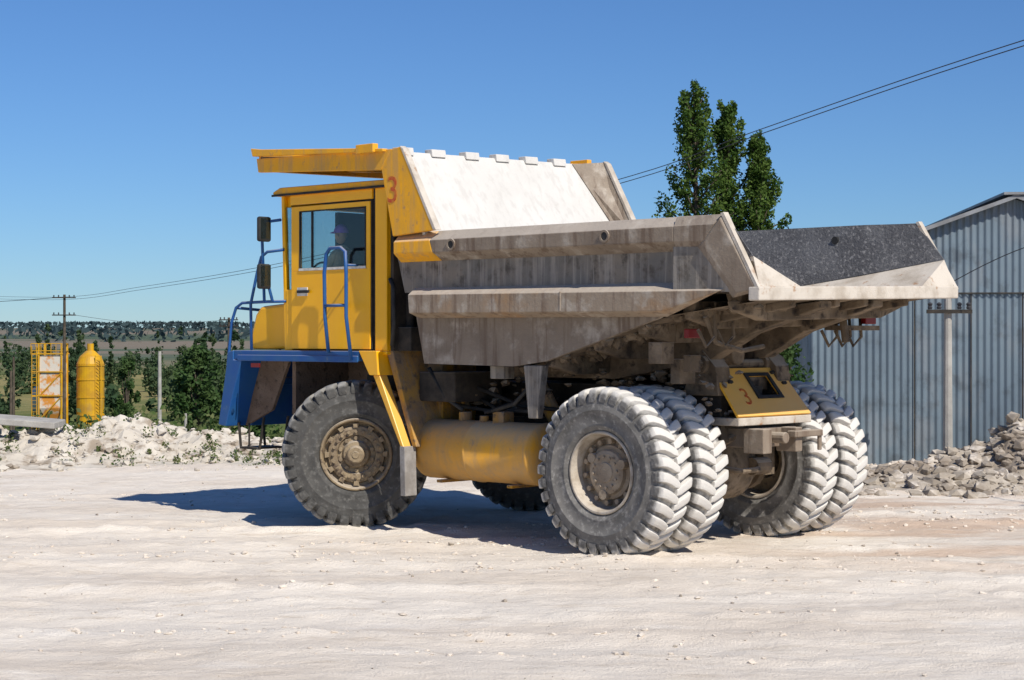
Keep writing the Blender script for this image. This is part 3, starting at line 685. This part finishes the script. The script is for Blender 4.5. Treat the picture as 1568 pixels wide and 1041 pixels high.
for i in range(200):
    u=rng.uniform(-.9,3.6);P.append((u,rng.choice([.5,-.68,.9])+rng.uniform(-.1,.1),rng.uniform(1.6,2.2)));Z_.append(rng.uniform(.02,.08))
rocks('caked_mud',P,Z_,'under',parent=T)
g=G()
for v in (.55,-.70):
    g.pris([(-.75,1.9),(-.2,1.9),(-.3,2.25),(-.5,2.45),(-.7,2.25)],v-.14,v+.14);g.lathe([(-.2,.0),(-.2,.11),(.2,.11),(.2,0)],(-.5,v,2.28),16)
g.tube([(-.5,-.9,2.28),(-.5,.8,2.28)],.06,12)
g.box(-.62,-.5,-.5,.4,1.95,2.2);g.lathe([(-.1,0),(-.1,.13),(.1,.13),(.1,0)],(-.62,.25,2.4),14,'x');g.box(-.6,-.45,.95,1.25,2.05,2.35)
g.done('body_hinge','under',T,bevel=.01)
g=G()
for v in (1.5,1.15,-1.0,-1.3,-1.55):
    g.tube([(-1.3,v,2.9),(-1.32,v,2.62),(-1.28,v+.12,2.5),(-1.22,v+.2,2.7)],.022,7)
g.box(-1.5,-1.2,-1.7,-.9,2.70,2.76);g.tube([(-1.5,-.85,2.88),(-1.55,-.85,2.55)],.05,8)
g.tube([(-1.25,1.6,2.85),(-1.25,1.4,2.55),(-1.25,.9,2.45),(-1.2,.4,2.5)],.03,8)
g.box(-.75,-.55,1.55,1.78,2.3,2.55);g.box(-.95,-.85,1.3,1.5,2.2,2.4)
g.done('rear_brackets','under',T,bevel=.006)
g=G();g.box(-1.02,-.95,1.38,1.62,2.60,2.71);g.box(-1.5,-1.42,-1.62,-1.38,2.78,2.88);g.done('tail_lamps','lamp',T,bevel=.01)
A=Vector((-.58,.64,2.21));B=Vector((-.58,-.76,2.21));Cc=Vector((-1.0,-.86,1.64));Dd=Vector((-1.0,.66,1.64))
def pl(s,t,off=0):
    a=A.lerp(B,s);b_=Dd.lerp(Cc,s);n_=(B-A).cross(Dd-A).normalized()
    if n_.x>0: n_=-n_
    return a.lerp(b_,t)+n_*off
g=G()
for (s0,s1,t0,t1) in ((0,.42,0,1),(.74,1,0,1),(.42,.74,0,.16),(.42,.74,.62,1)):
    g.hexa([pl(s0,t0),pl(s1,t0),pl(s1,t1),pl(s0,t1),pl(s0,t0,.03),pl(s1,t0,.03),pl(s1,t1,.03),pl(s0,t1,.03)])
g.done('rear_cover_plate','yel',T)
g=G()
for (s0,s1,t0,t1) in ((.40,.44,.12,.66),(.72,.76,.12,.66),(.44,.72,.12,.18),(.44,.72,.60,.66)):
    g.hexa([pl(s0,t0,.031),pl(s1,t0,.031),pl(s1,t1,.031),pl(s0,t1,.031),pl(s0,t0,.05),pl(s1,t0,.05),pl(s1,t1,.05),pl(s0,t1,.05)])
for (s,t) in ((.14,.3),(.9,.35),(.83,.12)):
    q=.025;g.hexa([pl(s-q,t-q,.03),pl(s+q,t-q,.03),pl(s+q,t+q,.03),pl(s-q,t+q,.03),pl(s-q,t-q,.06),pl(s+q,t-q,.06),pl(s+q,t+q,.06),pl(s-q,t+q,.06)])
g.done('cover_frame','black',T)
g=G();g.box(-.9,-.5,-.7,.5,1.5,1.62);g.box(-.75,-.45,-.2,.1,1.6,2.0);g.done('cover_interior','frame',T)
g=G();g.box(-1.03,-.62,-.86,.66,1.54,1.635);g.done('cover_skirt','lip',T,bevel=.01)
g=G();g.box(-.98,-.6,-.6,.35,1.26,1.5);g.box(-1.2,-.9,.22,.40,1.2,1.5);g.box(-1.2,-.9,-.42,-.28,1.2,1.5);g.box(-1.25,-1.12,-.8,-.2,1.38,1.46);g.lathe([(-1.22,0),(-1.22,.07),(-.9,.07)],(0,-.05,1.38),14,'x')
g.box(-1.22,-1.18,-.82,-.76,1.2,1.46)
g.done('tow_bracket','box',T,bevel=.012)

# ---- canopy
g=GB()
g.hexa([(3.72,-2.05,5.0),(3.72,2.05,5.0),(6.45,2.05,5.16),(6.45,-2.05,5.16),(3.72,-2.05,5.05),(3.72,2.05,5.05),(6.45,2.05,5.21),(6.45,-2.05,5.21)])
g.done('canopy_sheet','boxo',bevel=.01)
for sd,nm in ((1,'left'),(-1,'right')):
    g=GB();A_=[(3.60,5.11),(3.80,4.84),(6.44,4.98),(6.48,5.18)];g.frus(A_,sd*2.1,A_,sd*2.02)
    g.done('canopy_rim_'+nm,'yeld',bevel=.01)
    g=GB();A_=[(3.70,5.12),(3.70,5.08),(6.50,5.21),(6.54,5.33),(6.3,5.30),(4.2,5.16)];g.frus(A_,sd*2.16,A_,sd*2.06)
    g.box(3.85,4.2,sd*2.1 if sd>0 else -2.2,sd*2.2 if sd>0 else -2.1,5.08,5.2)
    g.done('canopy_flange_'+nm,'yeld',bevel=.01)
g=GB();g.box(6.42,6.5,-2.04,2.04,5.0,5.3)
for v in (-1.2,-.4,.4,1.2): g.hexa([(3.85,v-.06,4.86),(3.85,v+.06,4.86),(6.4,v+.06,5.06),(6.4,v-.06,5.06),(3.85,v-.06,5.0),(3.85,v+.06,5.0),(6.4,v+.06,5.16),(6.4,v-.06,5.16)])
g.done('canopy_ribs','yeld',bevel=.01)

# ---- cab
z0,z1=2.43,4.64
g=G()
yo=1.85
g.box(3.96,4.20,yo-.05,yo,z0,z1)
g.box(4.26,6.02,yo-.05,yo+.0,4.50,z1)
g.box(3.96,4.02,.2,yo-.05,z0,3.4);g.box(3.96,4.02,.2,.5,3.4,z1);g.box(3.96,4.02,1.5,yo-.05,3.4,z1);g.box(3.96,4.02,.5,1.5,4.3,z1)
g.box(3.96,6.1,.2,.26,z0,3.3);g.box(3.96,4.3,.2,.26,3.3,z1);g.box(5.9,6.1,.2,.26,3.3,z1);g.box(4.3,5.9,.2,.26,4.4,z1)
g.pris([(6.08,z0),(6.16,z0),(6.24,z1),(6.18,z1)],yo-.08,yo-.01);g.pris([(6.08,z0),(6.16,z0),(6.24,z1),(6.18,z1)],.2,.28)
g.box(6.0,6.14,.28,yo-.08,z0,3.25);g.box(6.1,6.24,.28,yo-.08,4.48,z1)
g.box(5.99,6.12,yo-.05,yo-.004,z0,3.3)
g.box(3.96,6.12,.2,yo,z0-.05,z0-.002)
g.done('cab_shell','yel',T,bevel=.012)
g=G()
d0,d1=4.28,5.97
for (a,b_,c_,d_) in ((d0,d1,2.45,3.555),(d0,4.36,3.555,4.47),(5.79,d1,3.555,4.47),(4.36,5.79,4.40,4.47)):
    g.box(a,b_,yo-.03,yo+.02,c_,d_)
g.done('cab_door','yel',T,bevel=.006)
g=G();g.box(4.20,4.26,yo-.06,yo-.03,z0,z1);g.box(4.36,5.79,yo-.0,yo+.026,4.385,4.4);g.box(4.36,4.38,yo,yo+.026,3.57,4.385);g.box(5.77,5.79,yo,yo+.026,3.57,4.385)
g.box(5.975,5.985,yo-.05,yo+.004,2.45,4.48);g.box(4.26,4.28,yo-.05,yo+.002,2.45,4.48)
g.done('door_seals','black',T)
g=G();g.box(4.36,5.79,yo+.021,yo+.032,3.555,3.59);g.done('window_sill','white',T)
g=G();g.box(5.50,5.53,yo-.003,yo+.02,3.6,4.385);g.done('window_divider','black',T)
g=G();g.box(4.38,5.77,yo-.012,yo-.004,3.57,4.385);g.pris([(6.02,3.3),(6.09,3.3),(6.17,4.48),(6.02,4.48)],yo-.04,yo-.034)
g.box(4.015,4.02,.5,1.5,3.4,4.3);g.box(4.3,5.9,.225,.23,3.3,4.4)
g.hexa([(6.10,.28,3.25),(6.10,yo-.08,3.25),(6.105,yo-.08,3.25),(6.105,.28,3.25),(6.20,.28,4.48),(6.20,yo-.08,4.48),(6.205,yo-.08,4.48),(6.205,.28,4.48)])
g.done('windows','glass',T)
g=G();g.pris([(3.92,4.64),(6.34,4.64),(6.36,4.70),(6.2,4.76),(4.0,4.74),(3.92,4.70)],.12,yo+.05);g.done('cab_roof','yeld',T,bevel=.015)
g=G();g.box(3.93,6.36,yo+.052,yo+.07,4.635,4.665);g.box(5.55,5.8,yo+.037,yo+.06,3.24,3.28);g.done('gutter_and_handle','black',T)
g=G();g.box(5.6,5.82,yo+.022,yo+.035,3.2,3.32);g.done('handle_plate','white',T)
SX,SY,SZ=5.22,1.50,.15
g=G();g.box(SX-.28,SX+.25,SY-.28,SY+.26,2.45,3.10+SZ);g.box(SX-.34,SX-.20,SY-.28,SY+.26,3.10+SZ,3.70+SZ);g.done('driver_seat','tan',T,bevel=.05)
g=G();g.box(5.92,6.08,.3,1.75,2.5,3.35);g.tube([(5.95,SY-.05,3.1),(5.80,SY-.05,3.42)],.03,8);g.lathe([(0,.22),(.03,.24),(.03,.20),(0,.22)],(5.74,SY-.05,3.47),24,'x');g.box(4.0,5.2,.27,.3,2.45,4.6);g.box(4.0,6.1,.27,.3,2.45,3.5);g.box(4.0,6.1,.27,1.8,2.44,2.5)
g.box(6.02,6.10,.30,.95,3.35,4.45);g.box(4.1,6.1,.3,1.78,4.56,4.62);g.done('cab_interior','dark',T,bevel=.01)
def skinbody(name,V,E,R,m,root=0):
    me=bpy.data.meshes.new(name);me.from_pydata(V,E,[]);o=bpy.data.objects.new(name,me);COL.objects.link(o);o.parent=T
    s=o.modifiers.new("skin",'SKIN')
    for i,r in enumerate(R): me.skin_vertices[0].data[i].radius=(r,r)
    me.skin_vertices[0].data[root].use_root=True
    q=o.modifiers.new("sub",'SUBSURF');q.levels=2;q.render_levels=2
    me.materials.append(M[m]);return o
sx,sy=SX,SY
try:
    V=[(sx,sy,3.22),(sx-.02,sy,3.42),(sx+.02,sy,3.60),(sx+.04,sy,3.70),(sx+.06,sy,3.78),
       (sx+.04,sy+.17,3.63),(sx+.18,sy+.20,3.40),(sx+.40,sy+.12,3.42),
       (sx+.04,sy-.19,3.63),(sx+.18,sy-.24,3.40),(sx+.40,sy-.20,3.42),
       (sx+.36,sy+.10,3.22),(sx+.44,sy+.10,2.70),(sx+.36,sy-.12,3.22),(sx+.44,sy-.12,2.70)]
    V=[(a,b_,c_+SZ) for a,b_,c_ in V]
    E=[(0,1),(1,2),(2,3),(3,4),(2,5),(5,6),(6,7),(2,8),(8,9),(9,10),(0,11),(11,12),(0,13),(13,14)]
    skinbody('driver_body',V,E,[.15,.15,.16,.08,.055,.075,.055,.038,.075,.055,.038,.09,.065,.09,.065],'shirt')
    for s_,nm in ((1,'left'),(-1,'right')):
        hx,hy,hz=sx+.42,sy-.04+s_*.16,3.43+SZ;V=[(hx,hy,hz),(hx+.05,hy,hz+.01)];E=[(0,1)];R=[.03,.036]
        for f,(dy,ln) in enumerate(((-.03,.07),(-.01,.08),(.01,.075),(.03,.06))):
            b0=len(V);V+=[(hx+.07,hy+dy,hz+.02),(hx+.07+ln*.5,hy+dy,hz+.02),(hx+.07+ln*.5,hy+dy,hz-.02)];E+=[(1,b0),(b0,b0+1),(b0+1,b0+2)];R+=[.010,.009,.008]
        b0=len(V);V+=[(hx+.03,hy-s_*.045,hz+.0),(hx+.07,hy-s_*.055,hz+.01)];E+=[(0,b0),(b0,b0+1)];R+=[.012,.010]
        skinbody('driver_hand_'+nm,V,E,R,'skin')
except Exception as ex: print("driver",ex)
HV,HF=ico(3);x,y,z=HV[:,0].copy(),HV[:,1].copy(),HV[:,2].copy()
hv=np.stack([x*.098,y*.078*(1-.18*(z<0)*(-z)),z*.125],1)
nose=np.exp(-((y/.16)**2+((z+.05)/.2)**2))*(x>0);hv[:,0]+=nose*.024
eye=(np.exp(-(((np.abs(y)-.42)/.16)**2+((z-.08)/.12)**2)))*(x>0);hv[:,0]-=eye*.012
ch=np.exp(-((y/.35)**2+((z+.8)/.25)**2))*(x>0);hv[:,0]+=ch*.02
hv+=np.array([sx+.10,sy,3.91+SZ]);obj('driver_head',hv.tolist(),HF.tolist(),'skin',T,smooth=True,recalc=False)
g=G()
for s_ in (1,-1): g.lathe([(-.01,0),(-.01,.03),(.01,.025),(.01,0)],(sx+.09,sy+s_*.08,3.905+SZ),10)
g.done('driver_ears','skin',T,smooth=True)
cv=HV[:, :]*np.array([.118,.098,.12]);cv[:,2]=np.maximum(cv[:,2],-.010);cv+=np.array([sx+.09,sy,3.95+SZ]);obj('driver_cap',cv.tolist(),HF.tolist(),'purple',T,smooth=True,recalc=False)
zz=SZ
g=G();g.hexa([(sx+.15,sy-.07,3.955+zz),(sx+.28,sy-.05,3.94+zz),(sx+.28,sy+.05,3.94+zz),(sx+.15,sy+.07,3.955+zz),(sx+.15,sy-.07,3.97+zz),(sx+.28,sy-.05,3.95+zz),(sx+.28,sy+.05,3.95+zz),(sx+.15,sy+.07,3.97+zz)]);g.done('cap_peak','purple',T,bevel=.004)
# hood
g=G();g.pris([(6.1,2.44),(7.12,2.44),(7.12,2.62),(7.0,2.95),(6.88,3.07),(6.1,3.12)],.1,1.72);g.pris([(6.2,2.44),(7.15,2.44),(7.15,2.9),(7.05,2.96),(6.2,3.0)],-1.5,.05)
g.done('hood','yel',T,bevel=.05)
g=G();g.box(4.42,7.2,-2.05,1.95,2.285,2.425);g.box(3.96,4.42,-2.05,1.3,2.285,2.425)
g.pris([(7.2,2.425),(7.32,2.40),(7.56,1.32),(7.38,1.30),(7.22,1.75),(7.0,2.284),(7.2,2.284)],1.55,1.97)
g.box(7.12,7.3,-2.05,1.56,1.9,2.425);g.pris([(7.3,2.2),(7.46,1.32),(7.3,1.3),(7.1,2.0)],-2.05,1.56)
g.box(4.42,7.1,1.95,1.975,2.27,2.36)
g.done('deck_and_bumper','blue',T,bevel=.012)
g=G();g.pris([(7.06,2.284),(6.35,2.284),(6.75,1.55),(7.38,1.30)],1.55,1.60);g.box(6.2,6.28,.55,1.6,1.5,2.284);g.box(4.0,6.2,.55,.6,1.5,2.284)
g.done('wheel_arch_panels','mud',T)
g=G();g.pris([(4.42,2.43),(4.05,2.43),(4.02,2.10),(4.20,2.10)],1.5,1.955);g.done('fender_top','yel',T,bevel=.01)
g=G();g.pris([(4.16,2.10),(4.03,2.10),(3.55,1.15),(3.61,1.15)],1.78,1.92);g.done('fender_strip','yel',T,bevel=.01)
g=G();g.pris([(4.05,2.43),(3.92,2.43),(3.45,1.15),(3.53,1.15)],.9,1.78);g.box(3.55,3.9,.55,1.2,1.2,2.4);g.done('fender_back','yelm',T,bevel=.01)
g=G();g.pris([(3.62,1.16),(3.52,1.16),(3.50,.50),(3.60,.50)],1.72,1.93);g.done('mud_flap','flap',T,bevel=.01)
g=G();g.box(3.72,3.9,.5,1.4,2.43,3.2);g.tube([(3.82,1.55,2.43),(3.82,1.55,4.3)],.06,10);g.tube([(3.85,1.0,3.2),(3.85,1.0,4.4)],.09,12);g.box(3.62,3.9,1.45,1.72,2.43,2.75);g.box(3.88,3.94,.4,1.8,2.43,4.5)
g.done('exhaust_and_filters','frame',T,bevel=.01)
g=G();g.tube([(3.9,1.84,3.4),(3.82,1.86,3.3),(3.8,1.86,2.8),(3.86,1.84,2.5)],.03,8);g.done('hose_behind_cab','black',T,smooth=True)
g=G();r=.022
def arc(P,r=r): g.tube(P,r,8)
arc([(7.30,1.9,1.5),(7.38,1.93,2.2),(7.28,1.93,2.85),(7.22,1.9,3.05),(7.10,1.88,3.12),(6.5,1.88,3.13),(6.12,1.86,3.13)])
arc([(6.85,1.9,2.43),(6.87,1.9,3.10),(6.72,1.9,3.55),(6.62,1.9,3.78),(6.48,1.9,3.85),(6.15,1.87,3.87)])
arc([(6.55,1.9,3.12),(6.58,1.92,4.1),(6.5,1.93,4.28),(6.2,1.88,4.3)]);arc([(6.36,1.9,3.13),(6.60,1.9,3.72)])
arc([(7.32,1.0,2.4),(7.34,1.0,3.0),(7.3,.2,3.05),(7.3,-1.5,3.05),(7.32,-1.9,2.4)]);arc([(7.22,1.9,3.05),(7.34,1.0,3.0)])
arc([(5.02,1.98,2.40),(5.0,2.06,2.9),(4.99,2.08,3.5),(4.96,2.07,3.76),(4.88,2.07,3.84),(4.66,2.07,3.84),(4.56,2.07,3.78),(4.53,2.08,3.5),(4.53,2.08,2.9),(4.54,1.98,2.30)],.026)
arc([(4.99,2.07,3.05),(4.53,2.07,3.05)]);arc([(5.0,2.06,3.05),(5.0,1.87,3.05)],.016);arc([(4.53,2.06,3.6),(4.53,1.87,3.6)],.016)
g.done('handrails','blue',T,smooth=True)
g=G()
for z in (4.18,3.50): g.box(6.38,6.46,1.90,2.12,z-.19,z+.17)
g.done('mirrors','black',T,bevel=.03)
g=G()
for z in (4.18,3.50): g.box(6.372,6.379,1.92,2.10,z-.15,z+.15)
g.done('mirror_glass','glass',T)
g=G();g.tube([(7.35,1.75,1.35),(7.3,1.75,.98),(6.85,1.75,.98),(6.75,1.75,1.45)],.022,7);g.tube([(7.35,1.3,1.35),(7.3,1.3,.98),(6.85,1.3,.98),(6.75,1.3,1.45)],.022,7)
g.box(6.9,7.26,1.28,1.77,.97,1.0);g.tube([(7.1,1.75,.98),(7.1,1.75,1.35)],.015,6)
g.done('boarding_step','frame',T)
g=G();g.box(6.55,6.75,1.976,1.99,2.18,2.24);g.done('side_marker','lamp',T)
def digit(name,mx_,size,m='red'):
    c=bpy.data.curves.new(name,'FONT');c.body="3";c.size=size;c.extrude=.002;c.align_x='CENTER';c.align_y='CENTER'
    o=bpy.data.objects.new(name,c);COL.objects.link(o);c.materials.append(M[m]);o.parent=T;o.matrix_basis=mx_
def basis(X,Yv,O):
    X=X.normalized();Yv=(Yv-X*Yv.dot(X)).normalized();Zv=X.cross(Yv)
    return Matrix(((X.x,Yv.x,Zv.x,O.x),(X.y,Yv.y,Zv.y,O.y),(X.z,Yv.z,Zv.z,O.z),(0,0,0,1)))
digit('number_on_body',basis(Vector((-1,0,0)),Vector((0,0,1)),Vector((3.58,2.094,4.55))),.50)
digit('number_on_cover',basis((B-A),(A-Dd),pl(.25,.62,.034)),.34)

# ---------------------------------------------------------------- light, sky, camera
to=Vector((2.2,-3.3,3.85)).normalized()
ld=bpy.data.lights.new("sun",'SUN');ld.energy=5.0;ld.angle=math.radians(.5);ld.color=(1,.95,.865)
lo=bpy.data.objects.new("sun",ld);COL.objects.link(lo);lo.rotation_euler=(-to).to_track_quat('-Z','Y').to_euler();lo.location=(20,-20,40)
w=bpy.data.worlds.new("World");S.world=w;w.use_nodes=True;N=w.node_tree.nodes;L=w.node_tree.links
sky=N.new("ShaderNodeTexSky");sky.sky_type='NISHITA';sky.sun_disc=False;sky.sun_elevation=math.asin(to.z);sky.sun_rotation=math.atan2(to.x,to.y)
sky.air_density=1.0;sky.dust_density=0.;sky.ozone_density=4.5
tm=N.new("ShaderNodeMix");tm.data_type='RGBA';tm.blend_type='MULTIPLY';tm.inputs[0].default_value=1;tm.inputs[7].default_value=(.53,.76,1.08,1)
L.new(sky.outputs[0],tm.inputs[6]);L.new(tm.outputs[2],N["Background"].inputs[0])
N["Background"].inputs[1].default_value=.088
cd=bpy.data.cameras.new("camera");cd.sensor_width=36;cd.lens=62.27;cd.clip_end=12000;cd.clip_start=.1;cd.shift_y=-.001
co_=bpy.data.objects.new("camera",cd);COL.objects.link(co_);co_.location=(0,0,2.59);co_.rotation_euler=(math.radians(90),0,0);S.camera=co_
